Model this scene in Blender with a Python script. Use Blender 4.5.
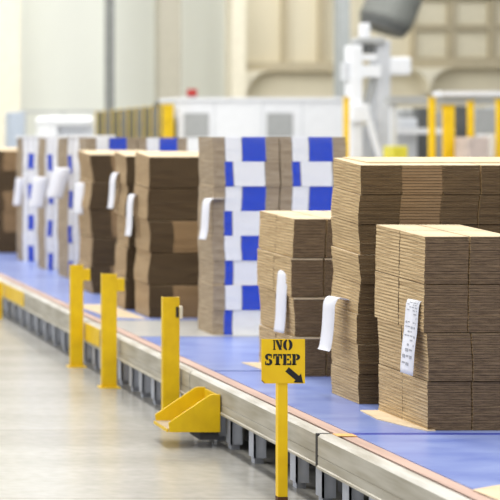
import bpy, bmesh, math, random
from mathutils import Vector
for o in list(bpy.data.objects): bpy.data.objects.remove(o)
S = bpy.context.scene; C = S.collection; PI = math.pi
random.seed(7)

# ------------------------------------------------------------ camera
F, PX, PY, HC = 2000.0, -290.0, 140.0, 1.63      # focal length (px), vanishing point of the conveyor, eye height
DECK = 0.33
cam = bpy.data.cameras.new('camera'); co = bpy.data.objects.new('camera', cam); C.objects.link(co)
co.location = (0, 0, HC); co.rotation_euler = (PI/2, 0, 0)
cam.sensor_width = 36; cam.lens = F/500*36
cam.shift_x = (250-PX)/500; cam.shift_y = -(250-PY)/500
cam.clip_end = 300
cam.dof.use_dof = True; cam.dof.focus_distance = 9.1; cam.dof.aperture_fstop = 3.2
S.camera = co

# ------------------------------------------------------------ world, lamps, exposure
w = bpy.data.worlds.new('world'); S.world = w; w.use_nodes = True
bg = w.node_tree.nodes['Background']; bg.inputs[0].default_value = (0.94, 0.97, 1.0, 1); bg.inputs[1].default_value = 0.30
def area(name, loc, rot, sx, sy, power, col=(1, 1, 1)):
    l = bpy.data.lights.new(name, 'AREA'); l.shape = 'RECTANGLE'; l.size = sx; l.size_y = sy; l.energy = power; l.color = col
    o = bpy.data.objects.new(name, l); C.objects.link(o); o.location = loc; o.rotation_euler = rot
    return o
for xx, e in ((-5, 750), (2.3, 2000), (7, 700), (12, 1150)):
    area('high_bay_lamp_row', (xx, 22, 8.5), (0, 0, 0), 1.2, 44, e, (1, 0.98, 0.94))
area('daylight_from_side', (-9, 14, 4.2), (0, -PI/2 + 0.25, 0), 5, 26, 720, (0.97, 0.98, 1.0))
area('far_wall_fill', (10, 33, 8), (math.radians(-50), 0, PI), 18, 2, 340, (0.98, 1, 0.97))  # added unseen fill light that brightens the back wall
S.view_settings.view_transform = 'Standard'; S.view_settings.look = 'None'; S.view_settings.gamma = 1
S.view_settings.use_curve_mapping = False
S.view_settings.exposure = 0.36

# ------------------------------------------------------------ helpers
def at(x, y, Y):                    # a point of the photograph at distance Y
    return Vector(((x-PX)*Y/F, Y, HC-(y-PY)*Y/F))
def lin(c):
    return tuple(((v/255)/12.92 if v/255 <= .04045 else (((v/255)+.055)/1.055)**2.4) for v in c) + (1,)
def mat(name, rgb, rough=.6, metal=0, var=.12, scale=(8, 8, 8), bump=0, rgb2=None, spec=.5):
    m = bpy.data.materials.new(name); m.use_nodes = True; nt = m.node_tree; N = nt.nodes; L = nt.links
    b = N['Principled BSDF']; b.inputs['Roughness'].default_value = rough; b.inputs['Metallic'].default_value = metal
    b.inputs['Specular IOR Level'].default_value = spec
    tc = N.new('ShaderNodeTexCoord'); mp = N.new('ShaderNodeMapping'); mp.inputs['Scale'].default_value = scale
    nz = N.new('ShaderNodeTexNoise'); nz.inputs['Scale'].default_value = 1; nz.inputs['Detail'].default_value = 5
    L.new(tc.outputs['Object'], mp.inputs[0]); L.new(mp.outputs[0], nz.inputs[0])
    r = N.new('ShaderNodeValToRGB'); c = lin(rgb)
    d = lin(rgb2) if rgb2 else tuple(v*(1-2*var) for v in c[:3]) + (1,)
    r.color_ramp.elements[0].color = d; r.color_ramp.elements[1].color = c
    r.color_ramp.elements[0].position = .3; r.color_ramp.elements[1].position = .62
    L.new(nz.outputs[0], r.inputs[0]); L.new(r.outputs[0], b.inputs['Base Color'])
    if bump:
        bp = N.new('ShaderNodeBump'); bp.inputs['Strength'].default_value = bump; bp.inputs['Distance'].default_value = .01
        L.new(nz.outputs[0], bp.inputs['Height']); L.new(bp.outputs[0], b.inputs['Normal'])
    return m
def corr(name, rgb, rgb2, period, streak=(6, 6, 160), rough=.85, contrast=1.0, fine=(90, 90, 90)):
    """cut edges of corrugated board: dark and light plies along Z, streaky"""
    m = bpy.data.materials.new(name); m.use_nodes = True; nt = m.node_tree; N = nt.nodes; L = nt.links
    b = N['Principled BSDF']; b.inputs['Roughness'].default_value = rough; b.inputs['Specular IOR Level'].default_value = .25
    tc = N.new('ShaderNodeTexCoord'); sp = N.new('ShaderNodeSeparateXYZ'); L.new(tc.outputs['Object'], sp.inputs[0])
    mu = N.new('ShaderNodeMath'); mu.operation = 'MULTIPLY'; mu.inputs[1].default_value = 2*PI/period; L.new(sp.outputs[2], mu.inputs[0])
    si = N.new('ShaderNodeMath'); si.operation = 'SINE'; L.new(mu.outputs[0], si.inputs[0])
    mp = N.new('ShaderNodeMapping'); mp.inputs['Scale'].default_value = streak; L.new(tc.outputs['Object'], mp.inputs[0])
    nz = N.new('ShaderNodeTexNoise'); nz.inputs['Scale'].default_value = 1; nz.inputs['Detail'].default_value = 3; L.new(mp.outputs[0], nz.inputs[0])
    mp2 = N.new('ShaderNodeMapping'); mp2.inputs['Scale'].default_value = fine; L.new(tc.outputs['Object'], mp2.inputs[0])
    n2 = N.new('ShaderNodeTexNoise'); n2.inputs['Scale'].default_value = 1; n2.inputs['Detail'].default_value = 2; L.new(mp2.outputs[0], n2.inputs[0])
    a = N.new('ShaderNodeMath'); a.operation = 'MULTIPLY_ADD'; a.inputs[1].default_value = .16*contrast; L.new(si.outputs[0], a.inputs[0]); L.new(nz.outputs[0], a.inputs[2])
    a2 = N.new('ShaderNodeMath'); a2.operation = 'MULTIPLY_ADD'; a2.inputs[1].default_value = .35; L.new(n2.outputs[0], a2.inputs[0]); L.new(a.outputs[0], a2.inputs[2])
    r = N.new('ShaderNodeValToRGB'); r.color_ramp.elements[0].color = lin(rgb2); r.color_ramp.elements[1].color = lin(rgb)
    r.color_ramp.elements[0].position = .45; r.color_ramp.elements[1].position = .85
    L.new(a2.outputs[0], r.inputs[0]); L.new(r.outputs[0], b.inputs['Base Color'])
    return m

def box(bm, x0, x1, y0, y1, z0, z1, mi=0):
    v = [bm.verts.new(p) for p in ((x0,y0,z0),(x1,y0,z0),(x1,y1,z0),(x0,y1,z0),(x0,y0,z1),(x1,y0,z1),(x1,y1,z1),(x0,y1,z1))]
    fs = []
    for q in ((3,2,1,0),(4,5,6,7),(0,1,5,4),(1,2,6,5),(2,3,7,6),(3,0,4,7)):
        f = bm.faces.new([v[i] for i in q]); f.material_index = mi; fs.append(f)
    return fs
def prism(bm, pts, conv, t, mi=0):
    """polygon in 2D mapped by conv(u, v, depth) and given the thickness t"""
    a = [bm.verts.new(conv(u, v, 0)) for u, v in pts]; b = [bm.verts.new(conv(u, v, t)) for u, v in pts]
    n = len(pts); fs = [bm.faces.new(a[::-1]), bm.faces.new(b)]
    for i in range(n): fs.append(bm.faces.new((a[i], a[(i+1) % n], b[(i+1) % n], b[i])))
    for f in fs: f.material_index = mi
    return fs
def tube(bm, p, q, r, seg=14, r2=None):
    p = Vector(p); q = Vector(q); d = (q-p).normalized(); u = d.orthogonal().normalized(); v = d.cross(u); r2 = r if r2 is None else r2
    A = [bm.verts.new(p+(u*math.cos(2*PI*i/seg)+v*math.sin(2*PI*i/seg))*r) for i in range(seg)]
    B = [bm.verts.new(q+(u*math.cos(2*PI*i/seg)+v*math.sin(2*PI*i/seg))*r2) for i in range(seg)]
    bm.faces.new(A[::-1]); bm.faces.new(B)
    for i in range(seg): bm.faces.new((A[i], A[(i+1) % seg], B[(i+1) % seg], B[i]))
def obj(name, bm, mats, parent=None, origin=None, bevel=0, smooth=False):
    bmesh.ops.recalc_face_normals(bm, faces=bm.faces[:])
    if origin is not None: bmesh.ops.translate(bm, verts=bm.verts[:], vec=-Vector(origin))
    me = bpy.data.meshes.new(name); bm.to_mesh(me); bm.free()
    for m in (mats if isinstance(mats, (list, tuple)) else [mats]): me.materials.append(m)
    o = bpy.data.objects.new(name, me); C.objects.link(o)
    if origin is not None: o.location = origin
    if parent is not None:
        o.parent = parent
        o.location = Vector(origin if origin is not None else (0, 0, 0)) - parent.location
    if bevel:
        b = o.modifiers.new('bevel', 'BEVEL'); b.width = bevel; b.segments = 2; b.limit_method = 'ANGLE'
    if smooth:
        for p in me.polygons: p.use_smooth = True
    return o
def tag(o, label, cat, group=None):
    o['label'] = label; o['category'] = cat
    if group: o['group'] = group
    return o
def thing(name, label, cat, loc, group=None):
    o = bpy.data.objects.new(name, None); C.objects.link(o); o.location = loc; o.empty_display_size = .1
    return tag(o, label, cat, group)
def struct(o): o['kind'] = 'structure'; return o
def boxobj(name, x0, x1, y0, y1, z0, z1, m, parent=None, bevel=0, origin=None):
    bm = bmesh.new(); box(bm, x0, x1, y0, y1, z0, z1)
    if origin is None: origin = ((x0+x1)/2, (y0+y1)/2, z0)
    return obj(name, bm, m, parent, origin, bevel)
def pxbox(name, x0, x1, y0, y1, Y, d, m, parent=None, bevel=0):
    """box whose front face stands at distance Y; y1 None: down to the floor"""
    a = at(x0, y0, Y); b = at(x1, y1 if y1 is not None else 0, Y)
    return boxobj(name, a.x, b.x, Y, Y+d, 0 if y1 is None else b.z, a.z, m, parent, bevel)

# ------------------------------------------------------------ materials
M = {}
M['floor'] = mat('polished_concrete', (188, 186, 179), .24, 0, .06, (.5, 1.6, 1), 0, (166, 163, 155), .5)
nt = M['floor'].node_tree                        # saw-cut joints across the floor and fine mottling
N, L = nt.nodes, nt.links; b = N['Principled BSDF']; src = b.inputs['Base Color'].links[0].from_socket
tc = N.new('ShaderNodeTexCoord'); sp = N.new('ShaderNodeSeparateXYZ'); L.new(tc.outputs['Object'], sp.inputs[0])
md = N.new('ShaderNodeMath'); md.operation = 'PINGPONG'; md.inputs[1].default_value = 1.065
ad = N.new('ShaderNodeMath'); ad.operation = 'SUBTRACT'; ad.inputs[1].default_value = 9.1; L.new(sp.outputs[1], ad.inputs[0]); L.new(ad.outputs[0], md.inputs[0])
lt = N.new('ShaderNodeMath'); lt.operation = 'LESS_THAN'; lt.inputs[1].default_value = .008; L.new(md.outputs[0], lt.inputs[0])
n3 = N.new('ShaderNodeTexNoise'); n3.inputs['Scale'].default_value = 14; n3.inputs['Detail'].default_value = 6; L.new(tc.outputs['Object'], n3.inputs[0])
hs = N.new('ShaderNodeMix'); hs.data_type = 'RGBA'; hs.blend_type = 'MULTIPLY'; hs.inputs[0].default_value = .35
L.new(src, hs.inputs[6]); L.new(n3.outputs[0], hs.inputs[7])
mx = N.new('ShaderNodeMix'); mx.data_type = 'RGBA'; mx.inputs[7].default_value = lin((128, 122, 112))
ml = N.new('ShaderNodeMath'); ml.operation = 'MULTIPLY'; ml.inputs[1].default_value = .6; L.new(lt.outputs[0], ml.inputs[0]); L.new(ml.outputs[0], mx.inputs[0])
L.new(hs.outputs[2], mx.inputs[6]); L.new(mx.outputs[2], b.inputs['Base Color'])

M['belt'] = mat('blue_belt', (140, 156, 207), .30, 0, .1, (2.5, 5, 1), 0, (106, 124, 190))
M['belt_dark'] = mat('dark_blue_belt', (52, 68, 165), .4, 0, .08)
M['plate'] = mat('steel_plate', (205, 205, 202), .32, .3, .06, (4, 20, 4))
M['strip'] = mat('salmon_strip', (192, 162, 147), .6, 0, .1, (20, 2, 20), 0, (170, 142, 128))
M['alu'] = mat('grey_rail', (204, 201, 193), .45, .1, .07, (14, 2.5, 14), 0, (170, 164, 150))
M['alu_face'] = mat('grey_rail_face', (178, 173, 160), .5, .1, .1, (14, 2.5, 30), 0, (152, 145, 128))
M['dark'] = mat('dark_gap', (44, 42, 42), .7)
M['leg'] = mat('grey_steel', (176, 180, 190), .5, .1, .1)
M['under'] = mat('underframe_steel', (58, 58, 62), .7, 0, .1)
M['orange'] = mat('orange_tape', (238, 178, 104), .6, 0, .1, (40, 40, 40))
M['yel'] = mat('yellow_paint', (228, 190, 0), .45, 0, .06, (9, 9, 9), 0, (212, 172, 0))
M['yelsign'] = mat('yellow_sign_paint', (244, 202, 0), .5, 0, .04, (9, 9, 9), 0, (236, 190, 0))
M['rust'] = mat('worn_brown_steel', (98, 62, 34), .8, 0, .2, (40, 40, 40))
M['dustplate'] = mat('dusty_step_plate', (168, 150, 122), .7, 0, .1, (20, 20, 20))
M['black'] = mat('black_stencil_paint', (22, 22, 24), .6)
M['cream_plastic'] = mat('cream_plastic', (232, 222, 196), .4)
M['paper'] = mat('white_paper', (222, 223, 231), .7, 0, .02)
M['print'] = mat('grey_print', (160, 162, 170), .8, 0, .1, (60, 60, 60))
M['kraft'] = mat('kraft_board', (214, 195, 164), .8, 0, .05, (7, 7, 7), 0, (198, 178, 146), .2)
M['gap'] = mat('carton_gap_shade', (96, 76, 54), .95); M['gapw'] = mat('printed_gap_shade', (168, 164, 164), .9)  # core colours that hold the shade of the gaps between cartons
SIDE = corr('kraft_folded_edges', (214, 188, 144), (158, 130, 92), .0155, (5, 5, 130), contrast=.8)
SIDEB = corr('kraft_folded_edges_tan', (208, 182, 138), (160, 132, 94), .0148, (5, 5, 130), contrast=.6)
EDGE = corr('corrugated_cut_edges', (130, 108, 82), (78, 62, 46), .0078, (14, 14, 150))
SIDEC = corr('kraft_folded_edges_brown', (184, 158, 122), (140, 116, 86), .0148, (5, 5, 130), contrast=.8)
EDGE2 = corr('corrugated_cut_edges_dark', (112, 91, 63), (72, 56, 38), .0074, (6, 6, 150))
EDGE3 = corr('kraft_panel_edges_light', (154, 126, 92), (116, 92, 64), .0148, (3, 3, 170))
GREYSIDE = corr('printed_carton_brown_edges', (186, 168, 142), (132, 114, 92), .016, (6, 6, 110))
PWHITE = corr('white_printed_edges', (250, 250, 251), (236, 238, 244), .016, (3, 3, 90), .5, .6)
PBLUE = corr('blue_printed_edges', (38, 80, 214), (28, 64, 190), .016, (3, 3, 90), .5, .6)
PTOP = mat('bright_top_white', (228, 228, 228), .6, 0, .04)

# ------------------------------------------------------------ floor and back wall
fl = boxobj('floor', -14, 30, 2, 47, -.1, 0, M['floor'], origin=(0, 0, 0)); struct(fl)
M['wall'] = mat('white_wall_panels', (229, 231, 224), .7, 0, .03, (.6, .6, .15))
M['beige'] = mat('beige_wall', (224, 215, 190), .7, 0, .04, (1, 1, .4))
M['beige_d'] = mat('beige_frame', (190, 178, 150), .7, 0, .05)
M['cream'] = mat('cream_column', (234, 227, 206), .6, 0, .03)
M['wpane'] = mat('cream_window_panel', (228, 220, 196), .35, 0, .04)
M['colgrey'] = mat('dark_grey_column', (132, 134, 132), .6)
M['colbeige'] = mat('grey_beige_column', (184, 179, 163), .6, 0, .04)
M['colblue'] = mat('blue_grey_column', (164, 168, 168), .6, 0, .05)
M['white'] = mat('white_machine_paint', (238, 240, 244), .45, 0, .02)
M['lightgrey'] = mat('light_grey_machine_paint', (208, 211, 216), .5, 0, .03)
M['midgrey'] = mat('grey_machine_panel', (172, 174, 174), .5, 0, .05)
M['dgrey'] = mat('dark_grey_machine', (96, 98, 98), .6, 0, .1)
M['duct'] = mat('dark_duct_metal', (130, 132, 128), .5, .2, .15, (1, 1, 1))
M['bluecab'] = mat('blue_grey_cabinet', (176, 186, 200), .5, 0, .04)
M['olive'] = mat('olive_guard_panel', (92, 90, 70), .7, 0, .15, (5, 5, .8))
M['red'] = mat('red_lamp', (176, 40, 36), .4)
M['lime'] = mat('lime_yellow_plastic', (224, 214, 60), .5)

YW = 44.0
def wallpiece(name, x0, x1, y0, y1, Y, d, m):
    o = pxbox(name, x0, x1, y0, y1, Y, d, m); return struct(o)
wb = boxobj('wall_back', -14, 30, YW, YW+.3, 0, 9.5, M['wall']); struct(wb)
wallpiece('trim_1', -18, 20, -160, None, 42.6, .6, M['cream'])
wallpiece('trim_2', 107, 114.5, -160, None, 42.9, .25, M['colgrey'])
wallpiece('trim_3', 160, 181, -160, None, 42.8, .5, M['colbeige'])
wallpiece('trim_4', 232, 246, -160, None, 42.4, .6, M['cream'])
wallpiece('trim_5', 339, 350, -160, None, 37, .3, M['colblue'])
# beige office front beside the hall wall
wallpiece('wall_right', 246, 640, -160, None, 43.2, .5, M['beige'])
wallpiece('trim_6', 246, 400, 62, 71, 42.9, .3, M['beige_d'])
wallpiece('trim_7', 400, 640, 59, 68, 42.9, .3, M['beige_d'])
wallpiece('trim_8', 283, 288, -160, 62, 43.0, .2, M['beige_d'])
wallpiece('trim_9', 320, 326, -160, 62, 43.0, .2, M['beige_d'])
def corbel(name, px, py0, py1, s):
    a = at(px, py0, 42.7); h = (py1-py0)*42.7/F; wd = .5
    pts = [(0, 0), (s*wd, 0)] + [(s*wd*(1-math.sin(k*PI/12)), -h*(1-math.cos(k*PI/12))) for k in range(1, 6)] + [(0, -h)]
    bm = bmesh.new(); prism(bm, pts, lambda u, v, t: (a.x+u, 42.7+t, a.z+v), .5)
    return struct(obj(name, bm, M['cream'], None, (a.x, 42.7, a.z)))
corbel('trim_10', 246, 71, 100, 1); corbel('trim_11', 430, 68, 92, 1); corbel('trim_12', 430, 68, 92, -1)
k = 0
for (x0, x1) in ((415, 447), (454, 488), (495, 528)):
    for (y0, y1) in ((-32, -4), (1, 25), (31, 58)):
        k += 1
        a = at(x0, y0, 43.1); b_ = at(x1, y1, 43.1)
        fr = bmesh.new(); t = .07
        for q in ((a.x-t, a.x, b_.z-t, a.z+t), (b_.x, b_.x+t, b_.z-t, a.z+t), (a.x, b_.x, b_.z-t, b_.z), (a.x, b_.x, a.z, a.z+t)):
            box(fr, q[0], q[1], 43.0, 43.19, q[2], q[3])
        wo = struct(obj('window_%d' % k, fr, M['beige_d'], None, (a.x, 43.1, b_.z)))
        boxobj('window_pane', a.x, b_.x, 43.1, 43.16, b_.z, a.z, M['wpane'], wo, .15)

# ------------------------------------------------------------ conveyor
XR = 2.70
def conveyor(name, y0, y1, label, belts, rails, legs, grp, top='belt', out=0.0, yellow=()):
    t = thing(name, label, 'conveyor', (XR, y0, 0), grp)
    for i, (a, b_) in enumerate(belts):
        boxobj('belt' if top == 'belt' else 'steel_deck', 2.842, 4.75, a, b_, DECK-.03, DECK, M[top], t)
        if top == 'belt' and i+1 < len(belts):
            boxobj('belt_joint', 2.842, 4.75, b_, belts[i+1][0], DECK-.04, DECK-.004, M['belt_dark'], t)
    boxobj('bed', 2.79, 4.75, y0, y1, DECK-.13, DECK-.04, M['under'], t)
    boxobj('edge_strip', 2.774, 2.84, y0, y1, DECK-.04, DECK-.003, M['strip'], t)
    for (a, b_) in rails:                         # channel shaped side rail, seen from outside and above
        z1 = DECK-.0; x = XR-out
        prof = [(x+.012, z1), (x+.05+out, z1), (x+.05+out, z1-.02), (x+.03, z1-.024), (x+.03, z1-.142), (x+.05, z1-.142), (x+.05, z1-.152),
                (x-.006, z1-.152), (x-.006, z1-.142), (x, z1-.138), (x, z1-.10), (x+.004, z1-.097), (x, z1-.094), (x, z1-.012)]
        bm = bmesh.new(); prism(bm, prof, lambda u, v, q: (u, a+q, v), b_-a)
        for f in bm.faces:
            f.normal_update()
            c = f.calc_center_median()
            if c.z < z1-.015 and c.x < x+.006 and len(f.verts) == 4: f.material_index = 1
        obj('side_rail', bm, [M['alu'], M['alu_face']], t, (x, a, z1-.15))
    for (a, b_) in yellow:
        boxobj('painted_rail_cover', XR-.008-out, XR-.001-out, a, b_, DECK-.135, DECK-.012, M['yel'], t)
    for yy in legs:                               # bracket legs with foot plates
        g = bmesh.new(); X = XR+.035
        box(g, X, X+.008, yy, yy+.10, .03, DECK-.15); box(g, X, X+.06, yy, yy+.012, .03, DECK-.15); box(g, X+.01, X+.055, yy+.03, yy+.09, 0, .1)
        lg = obj('leg', g, M['leg'], t, (X, yy, 0))
        q = bmesh.new()
        for zz in (.115, .075): tube(q, (X-.012, yy+.05, zz), (X, yy+.05, zz), .012, 8)
        obj('bolt', q, M['alu'], lg, (X, yy, 0))
        boxobj('foot', X-.006, X+.075, yy-.01, yy+.11, 0, .03, M['under'], lg)
    for yy in [y0+.15+i*.8 for i in range(int((y1-y0-.1)/.8)+1)]:
        boxobj('cross_member', 2.86, 4.7, yy, yy+.08, .03, DECK-.13, M['under'], t)
    boxobj('rear_rail', 4.752, 4.80, y0, y1, DECK-.15, DECK, M['alu'], t)
    boxobj('centre_skirt', 3.3, 3.33, y0, y1, 0, DECK-.13, M['under'], t)
    return t
g = 'sections of the long floor conveyor'
near_section = conveyor('conveyor_section', 5.6, 8.85, 'blue conveyor section nearest the camera, in front of the carton stacks', [(5.6, 8.82)],
         [(5.6, 8.845)], [6.2, 6.55, 7.0, 7.45, 7.8, 8.2, 8.55], g, out=.012)
conveyor('conveyor_section', 8.88, 13.22, 'blue conveyor section between no-step sign and steel transfer plate, under brown low stacks',
         [(8.88, 11.24), (11.28, 13.22)], [(8.878, 11.25), (11.265, 13.22)],
         [8.93, 9.33, 10.05, 10.5, 10.8, 11.2, 11.6, 11.95, 12.3, 12.65, 12.95], g)
conveyor('conveyor_section', 13.24, 14.42, 'pale steel transfer plate section of the conveyor beside the blue printed stack', [(13.24, 14.42)],
         [(13.235, 14.42)], [13.3, 13.6, 13.95, 14.2], g, top='plate', yellow=((13.85, 14.4),))
conveyor('conveyor_section', 14.44, 27, 'far blue conveyor section carrying the blurred carton stacks at the back', [(14.44, 18.98), (19.02, 27)],
         [(14.44, 16.9), (16.915, 19.3), (19.315, 21.7), (21.715, 27)], [14.6+.42*i for i in range(28)], g, yellow=((17.2, 18.7),))
tag(boxobj('orange_tape', 2.752, 2.838, 8.77, 8.845, DECK-.0005, DECK+.002, M['orange']), 'orange tape patch on conveyor edge at the belt joint', 'tape')
boxobj('rail_gap_shade', XR-.013, XR+.05, 8.847, 8.876, DECK-.150, DECK-.0005, M['dark'], near_section)  # dark filler added to stand for the shaded gap between the rails
boxobj('joint_strip', 2.842, 4.75, 8.825, 8.875, DECK-.04, DECK-.0005, M['belt_dark'], near_section)

# ------------------------------------------------------------ carton bundles
ORD = ['top'] + [w_+'-from-top' for w_ in ('second', 'third', 'fourth', 'fifth', 'sixth', 'seventh', 'eighth')]
def slab(bm, x0, x1, y0, y1, z0, z1, zf, mats_front, cuts, side, topm, notch=.03, nw=.006):
    """one folded carton: outline with slots in its front and back edge; front panels have their own print"""
    pts = [(x0, y0)]; tags = []
    prev = x0
    for i, cxx in enumerate(cuts):
        a = x0+cxx*(x1-x0)
        pts += [(a-nw/2, y0), (a-nw/2, y0+notch), (a+nw/2, y0+notch), (a+nw/2, y0)]
        tags += [mats_front[i], 'n', 'n', 'n']
    tags.append(mats_front[len(cuts)]); pts += [(x1, y0)]
    tags.append('s'); pts.append((x1, y1)); tags.append(mats_front[0]); pts.append((x0, y1)); tags.append('s')
    n = len(pts)
    A = [bm.verts.new((u, v, zf(z0, v))) for u, v in pts]; B = [bm.verts.new((u, v, zf(z1, v))) for u, v in pts]
    f = bm.faces.new(A[::-1]); f.material_index = topm; f = bm.faces.new(B); f.material_index = topm
    for i in range(n):
        f = bm.faces.new((A[i], A[(i+1) % n], B[(i+1) % n], B[i]))
        t = tags[i]; f.material_index = side if t == 's' else (side if t == 'n' else t)

def stack(X, Y, cols, rows, tiers, H, n, mats, fronts, cuts, label, grp, name='carton_bundle', wedge=0, wob=.008, tieroff=None,
          side=0, topm=1, seed=1, gapx=.008, lean=.002, seam=.14, cap=False, jit=.0011, ph=0., wk=9.0, cat='carton bundle', Z=DECK, flip=None, mirror=False, colname=None, rowname=None):
    """cols: list of widths along X, rows: list of depths along Y; every tier of every column is one bundle"""
    R = random.Random(seed); D = sum(rows); th = H/tiers
    RT = random.Random(seed+100); tys = [RT.uniform(-.006, .006) for k in range(tiers)]; lns = [RT.uniform(-lean, lean) for k in range(tiers)]; txs = [RT.uniform(-lean, lean) for k in range(tiers)]
    zf = lambda z, y: Z+z*(1+wedge*(y-Y)/D)
    for r in range(len(rows)):
        for c in range(len(cols)):
            for k in range(tiers):
                bm = bmesh.new()
                x0 = X+sum(cols[:c])+c*gapx; x1 = x0+cols[c]; y0 = Y+sum(rows[:r])+r*gapx; y1 = y0+rows[r]
                to = tieroff[k] if tieroff else 0
                fm = fronts(k, c) if callable(fronts) else fronts; ct = cuts(k, c) if callable(cuts) else cuts
                zb = k*th; st = th/n; tx, ty = R.uniform(-.002, .002), tys[k]
                last = tiers-1-k
                core = .0035
                for s in range(n):
                    z0 = zb+s*st; zz = z0+st*.5
                    ox = to+txs[k]+lns[k]*(s/(n-1)-.5)*2+wob*math.sin(zz*wk+ph)+wob*.4*math.sin(zz*wk*2.7+ph*2)+tx*0.5+R.uniform(-jit, jit)
                    oy = ty+wob*.6*math.sin(zz*wk*1.3+ph+1)+R.uniform(-jit, jit)
                    zl = z0+st*(.10 if s else (seam if k else .10)); zh = z0+st*(.95 if s < n-1 else .98)
                    if cap and s == n-1 and k < tiers-1:      # pale liner of the uppermost carton
                        slab(bm, x0+ox, x1+ox, y0+oy, y1+oy, zl, zl+(zh-zl)*.4, zf, fm, ct, side, topm)
                        slab(bm, x0+ox-.001, x1+ox, y0+oy-.002, y1+oy, zl+(zh-zl)*.4, zh, zf, [1]*len(fm), ct, side, topm)
                    else:
                        slab(bm, x0+ox, x1+ox, y0+oy, y1+oy, zl, zh, zf, fm, ct, side, topm)
                    # core slightly recessed between two cartons, gap shade put into its colour
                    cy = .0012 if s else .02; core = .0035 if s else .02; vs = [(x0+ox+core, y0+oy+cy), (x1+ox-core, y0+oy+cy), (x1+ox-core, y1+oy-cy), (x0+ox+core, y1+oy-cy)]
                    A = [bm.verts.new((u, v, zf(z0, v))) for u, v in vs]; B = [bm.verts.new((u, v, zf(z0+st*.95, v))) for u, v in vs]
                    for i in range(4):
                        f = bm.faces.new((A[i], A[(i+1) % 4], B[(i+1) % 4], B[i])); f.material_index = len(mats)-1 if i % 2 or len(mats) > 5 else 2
                ti = ORD[last] if last < tiers-1 else 'bottom'
                pos = []
                if rowname: pos.append(rowname[r])
                if colname: pos.append(colname[c])
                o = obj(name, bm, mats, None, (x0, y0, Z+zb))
                tag(o, label.format(t=ti, p=' '.join(pos)), cat, grp)

kmats = [SIDE, M['kraft'], EDGE, M['gap']]
# A: nearest low stack, two by two columns, four tiers
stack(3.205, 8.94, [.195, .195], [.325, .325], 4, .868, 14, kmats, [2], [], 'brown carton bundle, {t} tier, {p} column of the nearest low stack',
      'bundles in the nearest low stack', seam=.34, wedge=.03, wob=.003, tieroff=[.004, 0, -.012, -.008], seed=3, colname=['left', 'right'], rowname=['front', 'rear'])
# B: tall stack behind it
bmats = [SIDEB, M['kraft'], EDGE2, EDGE3, M['gap']]
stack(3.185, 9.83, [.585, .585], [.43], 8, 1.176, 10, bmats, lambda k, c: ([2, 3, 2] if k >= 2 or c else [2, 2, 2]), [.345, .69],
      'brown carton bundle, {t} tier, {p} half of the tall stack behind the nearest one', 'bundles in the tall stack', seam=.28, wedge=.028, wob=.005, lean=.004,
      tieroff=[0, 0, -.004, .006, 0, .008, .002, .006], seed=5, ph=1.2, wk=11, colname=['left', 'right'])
# C: low stack behind the sign
stack(3.205, 10.99, [.175, .175, .175], [.34, .34], 4, .866, 13, kmats, [2], [], 'brown carton bundle, {t} tier, {p} column of low stack behind the no-step sign',
      'bundles in the low stack behind the sign', seam=.3, cap=True, wedge=.025, wob=.004, tieroff=[0, .004, -.004, 0], seed=8, colname=['left', 'middle', 'right'], rowname=['front', 'rear'])
# printed stacks: brown flap, white and blue panels, brown flap; every other bundle is turned round
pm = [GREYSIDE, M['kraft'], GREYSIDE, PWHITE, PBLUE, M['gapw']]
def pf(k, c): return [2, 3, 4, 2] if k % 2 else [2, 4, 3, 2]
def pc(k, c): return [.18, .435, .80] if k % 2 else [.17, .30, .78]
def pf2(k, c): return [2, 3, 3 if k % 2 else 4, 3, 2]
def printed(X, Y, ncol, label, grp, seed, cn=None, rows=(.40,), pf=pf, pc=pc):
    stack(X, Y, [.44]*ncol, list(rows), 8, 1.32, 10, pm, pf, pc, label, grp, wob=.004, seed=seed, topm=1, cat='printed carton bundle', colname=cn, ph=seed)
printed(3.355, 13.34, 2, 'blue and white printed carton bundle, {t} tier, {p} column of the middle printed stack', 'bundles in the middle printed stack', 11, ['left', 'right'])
# E, G2, G, I: brown tall stacks further back
EDGED = corr('corrugated_cut_edges_deep', (88, 71, 50), (58, 45, 31), .0148, (4, 4, 110))
def brown(X, Y, wd, d, label, grp, seed, ph, pat):
    stack(X, Y, [wd], [d], 5, 1.176, 13, [SIDEC, M['kraft'], EDGED, EDGE3, M['gap']], pat, [.30, .66], label, grp, wedge=.03, wob=.006, seed=seed, ph=ph, wk=12, lean=.013, seam=.4)
brown(3.2, 14.62, .58, .48, 'brown carton bundle, {t} tier of tall stack left of the middle printed stack', 'bundles in tall stack beside printed stack', 21, .4,
      lambda k, c: [2, 3, 3] if k in (0, 2) else ([2, 2, 3] if k == 4 else [2, 2, 2]))
brown(3.19, 15.32, .58, .42, 'brown carton bundle, {t} tier of stack half hidden between two tall brown stacks', 'bundles in the half hidden stack', 22, 2.,
      lambda k, c: [2, 3, 2])
brown(3.23, 16.92, .58, .56, 'brown carton bundle, {t} tier of tall stack right of the white tagged stacks', 'bundles in tall stack at left middle', 23, 3.,
      lambda k, c: [2, 3, 3] if k % 2 == 0 else [2, 2, 3])
printed(3.355, 17.76, 2, 'blue and white printed carton bundle, {t} tier, {p} column of stack hidden behind brown stacks', 'bundles in printed stack behind brown ones', 31, ['left', 'right'])
printed(3.355, 18.75, 1, 'blue and white printed carton bundle, {t} tier, nearest of three stacks at far left', 'bundles in the three far printed stacks', 32, pf=pf2, pc=[.003, .01, .10, .8], rows=(.55,))
printed(3.355, 20.05, 1, 'blue and white printed carton bundle, {t} tier, middle of three stacks at far left', 'bundles in the three far printed stacks', 33, pf=pf2, pc=[.02, .075, .19, .8], rows=(.42,))
printed(3.355, 21.5, 1, 'blue and white printed carton bundle, {t} tier, farthest of three stacks at far left', 'bundles in the three far printed stacks', 34, pf=pf2, pc=[.02, .14, .29, .8], rows=(.36,))
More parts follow.
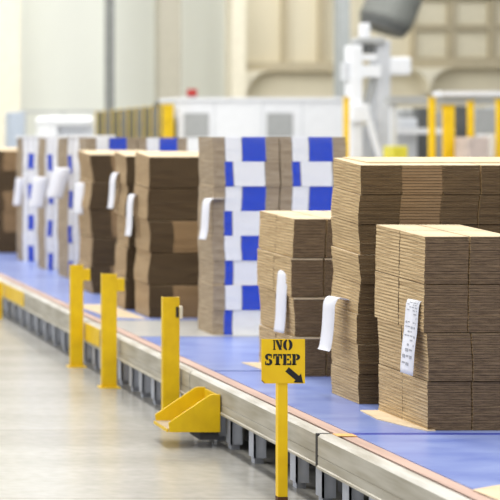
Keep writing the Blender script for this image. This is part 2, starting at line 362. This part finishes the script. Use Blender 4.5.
brown(3.2, 23.0, .58, .5, 'brown carton bundle, {t} tier of farthest brown stack at the left edge', 'bundles in the farthest brown stack', 24, 1.,
      lambda k, c: [2, 3, 2] if k % 3 else [2, 2, 2])

for yy, lab in ((18.75, 'added white slab for bright top of nearest of the three far printed stacks'), (21.5, 'added white slab for bright top of the farthest printed stack near left edge')):
    tag(boxobj('bright_top_slab', 3.34, 3.80, yy-.01, yy+.37, DECK+1.3202, DECK+1.345, PTOP, None, .004), lab, 'bright stack top')  # white slabs added to carry the brightness of the stack tops
# loose sheets
def sheet(name, pts, z, t, label, cat='cardboard sheet', m='kraft', tilt=0):
    bm = bmesh.new(); prism(bm, pts, lambda u, v, q: (u, v, z+q+tilt*(v-pts[0][1])), t)
    return tag(obj(name, bm, [M[m]], None, (pts[0][0], pts[0][1], z)), label, cat)
sheet('cardboard_sheet', [(3.12, 9.60), (3.10, 9.3), (3.15, 9.08), (3.20, 8.925), (3.24, 8.93), (3.24, 9.6)], DECK-.0005, .005, 'flat brown cardboard sheet poking out under the nearest low stack')
sheet('cardboard_sheet', [(3.10, 11.66), (3.13, 11.2), (3.2, 11.02), (3.24, 11.02), (3.24, 11.66)], DECK-.0005, .005, 'cardboard sheet corner poking out under stack behind no-step sign')
sheet('cardboard_sheet', [(2.86, 15.75), (2.92, 14.7), (3.16, 14.5), (3.15, 15.75)], DECK, .005, 'pinkish cardboard sheet on deck left of the half hidden brown stack')
sheet('cardboard_sheet', [(2.83, 7.42), (2.965, 7.52), (3.6, 7.52), (3.6, 6.9), (2.75+.1, 6.9)], DECK, .004, 'light cardboard sheet lying on blue belt at bottom right corner')
sheet('cardboard_sheet', [(3.27, 9.95), (4.3, 9.95), (4.3, 10.24), (3.24, 10.24)], DECK+1.176*(1+.028*.12/.43), .006, 'pale cardboard cover sheet lying on top of the tall stack', tilt=1.176*.028/.43)

# ------------------------------------------------------------ paper tags
def paper(px, py, Y, prof, wdt, ang, label, printed_=False, skew=0):
    """strip of paper hanging from a slit; prof: (outward, down) in metres from the slit; ang turns it towards the camera"""
    p = at(px, py, Y); bm = bmesh.new()
    u = Vector((math.sin(ang), -math.cos(ang), 0))      # across the paper
    o = Vector((-math.cos(ang), -math.sin(ang), 0))     # outward
    n = len(prof); rows = []
    fine = []
    for i in range(n-1):
        for s in range(4):
            t = s/4
            p0 = prof[max(i-1, 0)]; p1 = prof[i]; p2 = prof[i+1]; p3 = prof[min(i+2, n-1)]
            f = lambda a, b, c, d: .5*((2*b)+(-a+c)*t+(2*a-5*b+4*c-d)*t*t+(-a+3*b-3*c+d)*t**3)
            fine.append((f(p0[0], p1[0], p2[0], p3[0]), f(p0[1], p1[1], p2[1], p3[1])))
    fine.append(prof[-1])
    def pos(a, d, v): return p+o*a+Vector((0, 0, -d))+u*(v-skew*d if ang < .9 else -v*1-0)+(Vector((skew*max(d, 0), 0, 0)))
    for (a, d) in fine: rows.append([bm.verts.new(pos(a, d, v*wdt)) for v in (-.5, .5)])
    for i in range(len(rows)-1): bm.faces.new((rows[i][0], rows[i][1], rows[i+1][1], rows[i+1][0]))
    ob = obj('paper_tag', bm, [M['paper']], None, p)
    sm = ob.modifiers.new('thickness', 'SOLIDIFY'); sm.thickness = .0012; sm.offset = 0
    for q in ob.data.polygons: q.use_smooth = True
    tag(ob, label, 'paper tag', 'white paper tags hanging from the carton stacks')
    if printed_:
        pb = bmesh.new(); R = random.Random(4); nn = len(fine)
        def strip(i0, v0, v1, fr=.55):
            a, b2 = fine[i0], fine[i0+1]
            e = [Vector((a[0]+.0016, a[1])), Vector((a[0]+(b2[0]-a[0])*fr+.0016, a[1]+(b2[1]-a[1])*fr))]
            pb.faces.new([pb.verts.new(x) for x in (pos(e[0].x, e[0].y, v0), pos(e[0].x, e[0].y, v1), pos(e[1].x, e[1].y, v1), pos(e[1].x, e[1].y, v0))])
        for i in range(5, nn-2):
            v = -wdt*.40
            while v < wdt*.36:
                l = R.uniform(.015, .04)
                if R.random() < .72: strip(i, v, min(v+l, wdt*.4), R.uniform(.25, .5))
                v += l+.01
        pr = obj('printed_lines', pb, [M['print']], ob, p)
        pr['label'] = 'rows of small grey print'
    return ob
paper(421, 300, 9.06, [(-.02, -.002), (.015, -.004), (.035, .01), (.042, .06), (.048, .14), (.058, .22), (.066, .335)], .165, .0, 'printed white paper tag hanging on left side of nearest low stack', True)
paper(342, 300, 10.03, [(-.02, .0), (.02, -.014), (.05, -.012), (.068, .02), (.072, .08), (.078, .16), (.09, .235), (.10, .25)], .13, .15, 'curled white paper tag on left side of the tall brown stack')
paper(290, 273, 11.15, [(-.02, 0), (.02, -.012), (.04, -.002), (.046, .05), (.052, .14), (.056, .24), (.066, .33)], .13, .15, 'white paper tag hanging just above the no-step sign')
paper(221, 198, 13.36, [(-.015, 0), (.04, .002), (.095, .008), (.112, .05), (.118, .14), (.125, .22), (.14, .275)], .10, .25, 'white paper tag on left edge of the middle blue printed stack')
paper(136, 196, 15.02, [(-.01, 0), (.012, -.012), (.035, -.004), (.048, .05), (.052, .15), (.056, .24), (.066, .30)], .12, .15, 'white paper tag on tall brown stack left of printed stack')
paper(118.2, 174, 15.62, [(-.01, 0), (.012, -.010), (.03, .0), (.046, .05), (.05, .12), (.056, .2), (.066, .27)], .12, .15, 'white paper tag on half hidden brown stack')
paper(81.5, 184, 17.3, [(-.02, 0), (.0, -.012), (.02, .0), (.03, .06), (.04, .15), (.05, .26)], .11, .7, 'narrow white paper tag hanging left of the brown stack with checkered front')
paper(62, 169, 18.74, [(-.03, 0), (.012, -.012), (.03, .02), (.035, .1), (.04, .18), (.045, .27)], .155, 1.5, 'broad white paper tag, largest of those on far printed stacks', skew=-.3)
paper(40, 178, 20.04, [(-.03, 0), (.012, -.012), (.03, .02), (.035, .1), (.04, .2), (.045, .295)], .14, 1.5, 'white paper tag second from the left edge of the photo', skew=-.15)
paper(19.5, 179, 21.49, [(-.03, 0), (.012, -.012), (.025, .02), (.03, .1), (.035, .2), (.04, .28)], .08, 1.5, 'white paper tag nearest the left edge of the photo', skew=-.12)

# ------------------------------------------------------------ yellow posts, guard bracket, sign
def post(x, Y, z1, wd, label, sensor):
    p = Vector(((x-PX)*Y/F, Y, 0))
    t = thing('guard_post', label, 'post', p, 'yellow guard posts along the conveyor')
    bm = bmesh.new(); h = wd/2
    # U channel
    for q in ((-h, h, 0, .006), (-h, -h+.006, .006, .045), (h-.006, h, .006, .045)):
        box(bm, p.x+q[0], p.x+q[1], Y+q[2], Y+q[3], .008, z1)
    obj('upright', bm, M['yel'], t, p, .002)
    boxobj('base_plate', p.x-h-.018, p.x+h+.018, Y-.03, Y+.07, 0, .008, M['yel'], t)
    if sensor == 'tab':
        boxobj('side_tab', p.x+h, p.x+h+.05, Y+.0, Y+.04, z1-.115, z1-.03, M['yel'], t, .004)
    else:
        tb = bmesh.new(); tube(tb, (p.x+h-.012, Y-.014, z1-.115), (p.x+h-.012, Y-.014, z1-.055), .0, 8, .0) if False else None
        box(tb, p.x+h-.002, p.x+h+.016, Y-.012, Y+.03, z1-.125, z1-.05)
        o = obj('reflector', tb, M['cream_plastic'], t, p, .006); o['label'] = 'cream plastic reflector'
        boxobj('reflector_bracket', p.x+h-.022, p.x+h-.006, Y-.004, Y, z1-.115, z1-.055, M['dark'], t)
    return t
post(77, 14.35, .735, .093, 'yellow steel post farthest back along the conveyor edge', 'tab')
post(109.5, 13.15, .75, .098, 'yellow steel post in the middle with a side tab', 'tab')
post(171.3, 11.45, .73, .096, 'yellow steel post behind the angled bracket with cream reflector', 'reflector')
tag(boxobj('guard_post', at(-2.2, 0, 18.2).x, at(2.2, 0, 18.2).x-.0, 18.2, 18.24, 0, at(0, 283, 18.2).z, M['yel']), 'yellow post cut off by the left edge of the photo', 'post', 'yellow guard posts along the conveyor')

ya, yb = 10.55, 10.88
br = thing('guard_bracket', 'yellow steel wedge bracket jutting from conveyor rail above the floor', 'bracket', (2.68, ya, .09))
for yy, dz in ((ya, 0), (yb-.012, 0.0)):
    bm = bmesh.new()
    prof = [(2.425, .088), (2.42, .138), (2.635, .283), (2.65, .288), (2.692, .288), (2.692, .088)]
    prism(bm, prof, lambda u, v, q: (u, yy+q, v+dz), .012)
    obj('side_plate', bm, M['yel'], br, (2.68, yy, .09), .002)
o = boxobj('tread_plate', 2.415, 2.69, ya+.012, yb-.012, .098, .106, M['dustplate'], br); o['label'] = 'dusty bare tread plate'
boxobj('toe_lip', 2.412, 2.4205, ya+.006, yb-.006, .088, .104, M['yel'], br)
boxobj('back_plate', 2.684, 2.694, ya+.012, yb-.012, .106, .28, M['yel'], br)
boxobj('hanger', 2.59, 2.688, ya+.02, ya+.25, .045, .098, M['under'], br)

SY = 9.0
sg = thing('no_step_sign', 'yellow NO STEP sign on a thin post beside the conveyor', 'sign', (2.574, SY, 0))
pc_ = at(282.3, 400, SY)
boxobj('sign_post', pc_.x-.0185, pc_.x+.0265, SY+.004, SY+.044, .022, at(0, 345, SY).z, M['yelsign'], sg, .003)
o = boxobj('post_foot', pc_.x-.0185, pc_.x+.0265, SY+.004, SY+.044, 0, .022, M['rust'], sg); o['label'] = 'worn brown foot'
a = at(261.5, 339, SY); b_ = at(305, 383.5, SY)
pb = bmesh.new(); prism(pb, [(a.x, b_.z+.012), (a.x+.012, b_.z), (b_.x, b_.z), (b_.x, a.z), (a.x, a.z)], lambda u, v, q: (u, SY+q, v), .003)
sp_ = obj('sign_plate', pb, M['yelsign'], sg, (pc_.x, SY, b_.z))
def rects(*rs): return [[(x0, y0), (x1, y0), (x1, y1), (x0, y1)] for x0, y0, x1, y1 in rs]
def arc(cx, cy, ro, ri, a0, a1, n=14):
    A = [(cx+ro[0]*math.cos(math.radians(a0+(a1-a0)*i/n)), cy+ro[1]*math.sin(math.radians(a0+(a1-a0)*i/n))) for i in range(n+1)]
    B = [(cx+ri[0]*math.cos(math.radians(a0+(a1-a0)*i/n)), cy+ri[1]*math.sin(math.radians(a0+(a1-a0)*i/n))) for i in range(n+1)]
    return [[A[i], A[i+1], B[i+1], B[i]] for i in range(n)]
GL = {
 'N': (1.0, rects((.06, 0, .20, 1), (0, 0, .28, .1), (0, .9, .2, 1), (.78, .26, .92, 1), (.68, .9, 1.0, 1)) + [[(.24, 1), (.54, 1), (.94, 0), (.66, 0)]]),
 'O': (.98, arc(.43, .5, (.45, .55), (.12, .42), 96, 264) + arc(.53, .5, (.45, .55), (.12, .42), -84, 84)),
 'S': (.80, arc(.40, .74, (.38, .30), (.08, .12), 30, 262) + arc(.40, .27, (.39, .31), (.08, .13), 84, -146) + rects((.62, .66, .72, 1.0), (.04, 0, .14, .34))),
 'T': (.92, rects((.28, .0, .62, .80), (.18, 0, .72, .12), (0, .84, .42, 1), (.48, .84, .92, 1), (0, .58, .12, .9), (.80, .58, .92, .9))),
 'E': (.88, rects((.06, 0, .38, 1), (0, 0, .2, .12), (0, .88, .2, 1), (.43, .85, .84, 1), (.72, .62, .84, .9), (.43, .42, .66, .58), (.43, 0, .88, .15), (.76, .1, .88, .40))),
 'P': (.86, rects((.06, 0, .38, 1), (0, 0, .46, .12), (0, .88, .2, 1)) + arc(.43, .72, (.42, .29), (.10, .14), -90, 90))}
def word(s, px0, px1, pyt, pyb):
    L_, T_ = at(px0, pyt, SY), at(px1, pyb, SY); W = T_.x-L_.x; Hh = L_.z-T_.z
    tot = sum(GL[c][0] for c in s)+.08*(len(s)-1); sx = W/tot; bm = bmesh.new(); cur = 0
    for c in s:
        for poly in GL[c][1]:
            prism(bm, [(L_.x+(cur+u)*sx, T_.z+v*Hh) for u, v in poly], lambda u, v, q: (u, SY-.0012+q, v), .0011)
        cur += GL[c][0]+.08
    o = obj('lettering', bm, M['black'], sp_); o.parent = sp_
    o.location = -(sg.location+sp_.location)
    o['label'] = 'black stencilled word ' + s
word('NO', 273, 292.5, 340, 349.8); word('STEP', 264.8, 300.2, 354, 365)
bm = bmesh.new(); prism(bm, [(a.x+.0005, b_.z+.0165), (a.x+.0165, b_.z+.0005), (a.x+.0125, b_.z+.0005), (a.x+.0005, b_.z+.0125)], lambda u, v, q: (u, SY-.0012+q, v), .0011)
o = obj('chipped_corner', bm, M['rust'], sp_); o.location = -(sg.location+sp_.location)
p0, p1 = at(287, 369.3, SY), at(303, 382.8, SY)
d = Vector((p1.x-p0.x, p1.z-p0.z)); Ln = d.length; d.normalize(); nn_ = Vector((-d.y, d.x))
bm = bmesh.new(); hw, hh, hl = .0125, .026, .034
pts = [(0, hw), (Ln-hl, hw), (Ln-hl, hh), (Ln, 0), (Ln-hl, -hh), (Ln-hl, -hw), (0, -hw)]
prism(bm, [(p0.x+d.x*s+nn_.x*t, p0.z+d.y*s+nn_.y*t) for s, t in pts], lambda u, v, q: (u, SY-.0012+q, v), .0011)
o = obj('arrow', bm, M['black'], sp_); o.location = -(sg.location+sp_.location); o['label'] = 'black arrow pointing down right'

# ------------------------------------------------------------ machines in the background
def bthing(name, label, cat, x, Y): return thing(name, label, cat, ((x-PX)*Y/F, Y, 0))
YM = 31.0
t = bthing('packing_machine', 'long white machine enclosure with grey windows behind the printed stacks', 'machine', 260, YM)
pxbox('housing', 178, 352, 101, None, YM, 1.2, M['white'], t, .02)
pxbox('lid', 177, 354, 97.5, 101, YM-.03, 1.26, M['white'], t)
for x0, x1 in ((267, 293), (184, 209)):
    q = pxbox('window', x0, x1, 113, 137, YM-.012, .012, M['midgrey'], t)
    pxbox('window_frame', x0-5, x1+5, 109, 112.8, YM-.02, .02, M['white'], q)
    q.children[0].location = q.children[0].location
for x in (214, 262, 302): pxbox('panel_seam', x, x+1, 102, None, YM-.006, .006, M['lightgrey'], t)
t2 = bthing('warning_lamp', 'small red warning lamp on top of the white enclosure', 'lamp', 192, YM+.2)
a = at(192, 97.4, YM+.25); bm = bmesh.new(); tube(bm, (a.x, YM+.25, a.z), (a.x, YM+.25, a.z+.02), .05); obj('lamp_base', bm, M['dgrey'], t2, (a.x, YM+.25, a.z))
bm = bmesh.new(); tube(bm, (a.x, YM+.25, a.z+.02), (a.x, YM+.25, a.z+.13), .078); obj('lamp_dome', bm, M['red'], t2, (a.x, YM+.25, a.z))

# guard fence running away to the left, yellow posts and dark panels
NF = 10
fx = [(97+(168-97)*(i/(NF-1))**1.0, 36.5-5.6*i/(NF-1)) for i in range(NF)]
fn = bthing('machine_guard_fence', 'row of dark olive guard panels with yellow posts left of white machine', 'fence', 97, 36.5)
tops = [111-7*i/(NF-1) for i in range(NF)]
for i, (x, Y) in enumerate(fx):
    a = at(x, tops[i], Y); wd = .022 if i < len(fx)-1 else .085
    boxobj('post', a.x-wd, a.x+wd, Y-.03, Y+.03, 0, a.z, M['yel'], fn)
    if i < len(fx)-1:
        b2 = at(fx[i+1][0], tops[i+1], fx[i+1][1]); bm = bmesh.new()
        dv = Vector((b2.x-a.x, fx[i+1][1]-Y)); u = dv.normalized(); s = Vector((a.x, Y))+u*.035; e = Vector((a.x, Y))+u*(dv.length-(.04 if i < NF-2 else .1))
        nv = Vector((-u.y, u.x))*.012
        A = []
        for z in (.1, a.z-.02):
            A.append([bm.verts.new((p.x, p.y, z)) for p in (s+nv, e+nv, e-nv, s-nv)])
        bm.faces.new(A[0][::-1]); bm.faces.new(A[1])
        for k in range(4): bm.faces.new((A[0][k], A[0][(k+1) % 4], A[1][(k+1) % 4], A[1][k]))
        obj('guard_panel', bm, M['dgrey'] if i % 2 else M['olive'], fn, (a.x, Y, .1))
bm = bmesh.new(); p = at(158, 103, 32.4); tube(bm, p-Vector((0, 0, .12)), p, .07, 10); tube(bm, p, p+Vector((.12, 0, .05)), .04, 10)
tag(obj('lamp_head', bm, M['dgrey'], None, p-Vector((0, 0, .12))), 'small dark lamp head above the olive guard panels', 'lamp')

t = bthing('control_cabinet', 'blue grey cabinet in front of cream column at far left', 'cabinet', 17, 38)
pxbox('body', 9, 25, 112, None, 38, .5, M['bluecab'], t, .01); pxbox('door', 11, 23.5, 114, 160, 37.98, .02, M['bluecab'], t)
t = bthing('machine_hood', 'rounded white machine hood above the far printed stacks', 'machine', 72, 33)
pxbox('hood', 48, 95, 116, 126, 33, 1.4, M['white'], t, .1); pxbox('left_column', 48.5, 57, 125, None, 33.05, 1.2, M['white'], t)
pxbox('body', 57, 94, 126, None, 33.2, 1.1, M['lightgrey'], t); pxbox('base_cover', 60, 98, 136, 145, 32.9, .28, M['white'], t, .03)
t = bthing('railing', 'thin grey railing running along the back wall', 'railing', 60, 41)
pxbox('rail', 20, 120, 110.5, 113, 41, .06, M['midgrey'], t)
for x in (24, 62, 102): pxbox('post', x, x+2, 113, None, 41, .05, M['midgrey'], t)

# white palletiser
YP = 28.0
t = bthing('palletiser', 'tall white machine frame with arm beside the grey column', 'machine', 370, YP)
pxbox('left_column', 351, 363, 45, None, YP, .3, M['white'], t, .02)
pxbox('right_column', 376, 391, 40, None, YP+.1, .3, M['lightgrey'], t, .02)
pxbox('head', 361.5, 371, 23, 41, YP+.1, .14, M['white'], t, .03)
pxbox('head_beam', 358, 386, 37, 44.5, YP+.02, .35, M['midgrey'], t, .03)
pxbox('motor', 364, 375, 45, 53, YP+.05, .2, M['dgrey'], t, .02)
pxbox('cross_beam', 363, 377, 54, 60, YP, .2, M['white'], t); pxbox('cross_beam', 363, 381, 65, 77, YP-.02, .2, M['white'], t)
pxbox('arm_box', 390, 412, 57, 75, YP+.1, .3, M['white'], t, .03); pxbox('side_plate', 345, 352, 62, 80, YP+.05, .2, M['lightgrey'], t)
bm = bmesh.new(); tube(bm, at(364, 105, YP-.05), at(380, 157, YP-.05), .05, 10); obj('brace', bm, M['white'], t, at(364, 105, YP))
bm = bmesh.new(); tube(bm, at(373, 77, YP+.1), at(366, 106, YP+.1), .05, 10); obj('piston', bm, M['midgrey'], t, at(366, 106, YP))
pxbox('carriage', 352, 370, 104, 122, YP-.1, .1, M['white'], t, .02)
pxbox('skirt', 363, 377, 125, None, YP+.2, .1, M['lightgrey'], t)

# right hand conveyor line with guard rail
YG = 27.0
t = bthing('overhead_beam', 'long pale grey beam crossing above the yellow posts at right', 'beam', 450, YG)
pxbox('lower_beam', 390, 560, 96, 104, YG, .25, M['midgrey'], t); pxbox('upper_beam', 441, 560, 91, 96, YG-.05, .3, M['white'], t)
for x in (392, 540): pxbox('column', x, x+5, 104, None, YG+.05, .12, M['lightgrey'], t)
for i, (x0, x1, y0, lab) in enumerate(((345, 349.5, 98, 'slim yellow post in front of the grey column'), (430, 436, 98, 'yellow post left of the thick yellow post at right'),
                        (444, 455, 106, 'thick yellow post between two slim ones at right'), (469, 474.5, 102, 'yellow post right of the thick yellow post'),
                        (497.5, 503, 100, 'yellow post at the right edge of the photo'))):
    tt = bthing('yellow_post', lab, 'post', (x0+x1)/2, YG-.6); tt['group'] = 'yellow posts in the background'
    pxbox('upright', x0, x1, y0, None, YG-.6, .08, M['yelsign'], tt, .01)
    pxbox('cap', x0-.4, x1+.4, y0-1.2, y0-.02, YG-.62, .11, M['yel'], tt)
t = bthing('process_line', 'pale grey machinery line behind the yellow posts at right', 'machine', 430, 29)
pxbox('low_body', 393, 418, 118, None, 29, .8, M['lightgrey'], t, .03); pxbox('rail', 395, 455, 128, 134, 28.8, .15, M['white'], t)
pxbox('dark_bay', 419, 431, 108, None, 29.5, .6, M['dgrey'], t); pxbox('panel', 437, 446, 112, None, 29.4, .6, M['midgrey'], t)
pxbox('dark_bay', 456, 469, 106, None, 29.6, .6, M['dgrey'], t); pxbox('cabinet', 475, 497, 108, None, 29.3, .7, M['midgrey'], t, .02)
pxbox('cabinet', 503, 560, 106, None, 29.4, .7, M['lightgrey'], t); pxbox('hopper', 400, 414, 108, 118, 29.1, .4, M['midgrey'], t, .04)
tag(pxbox('yellow_bin', 393, 408, 146, None, 26.5, .4, M['lime'], None, .02), 'lime yellow bin behind the tall stack, below white arm', 'bin')
tag(pxbox('cardboard_box', 469, 489, 137, None, 25.8, .5, mat('pinkish_carton', (206, 190, 182), .7), None, .005), 'pinkish carton stack beyond the tall stack at right', 'box')
tag(pxbox('white_box', 490, 512, 134, None, 26.5, .5, M['white'], None, .01), 'white box at right edge behind the tall stack', 'box')

# duct
bm = bmesh.new(); a = at(388, 16, 38.5); c = at(420, -70, 38.5)
segs = [at(385, 22, 38.5), at(393, 2, 38.5), at(404, -30, 38.5), at(420, -90, 38.5)]
for i in range(3): tube(bm, segs[i], segs[i+1], .50, 24)
du = thing('ventilation_duct', 'fat dark grey duct pipe coming down in front of the windows', 'duct', segs[0])
obj('pipe', bm, M['duct'], du, segs[0], 0)
bm = bmesh.new(); tube(bm, segs[0]+Vector((-.06, 0, -.16)), segs[0]+Vector((.02, 0, .05)), .42, 24, .51); obj('mouth_collar', bm, M['dgrey'], du, segs[0])
bm = bmesh.new(); tube(bm, segs[2]+Vector((0, 0.5, 0)), segs[2]+Vector((0, 4.3, 0)), .05, 8); obj('wall_bracket', bm, M['dgrey'], du, segs[0])
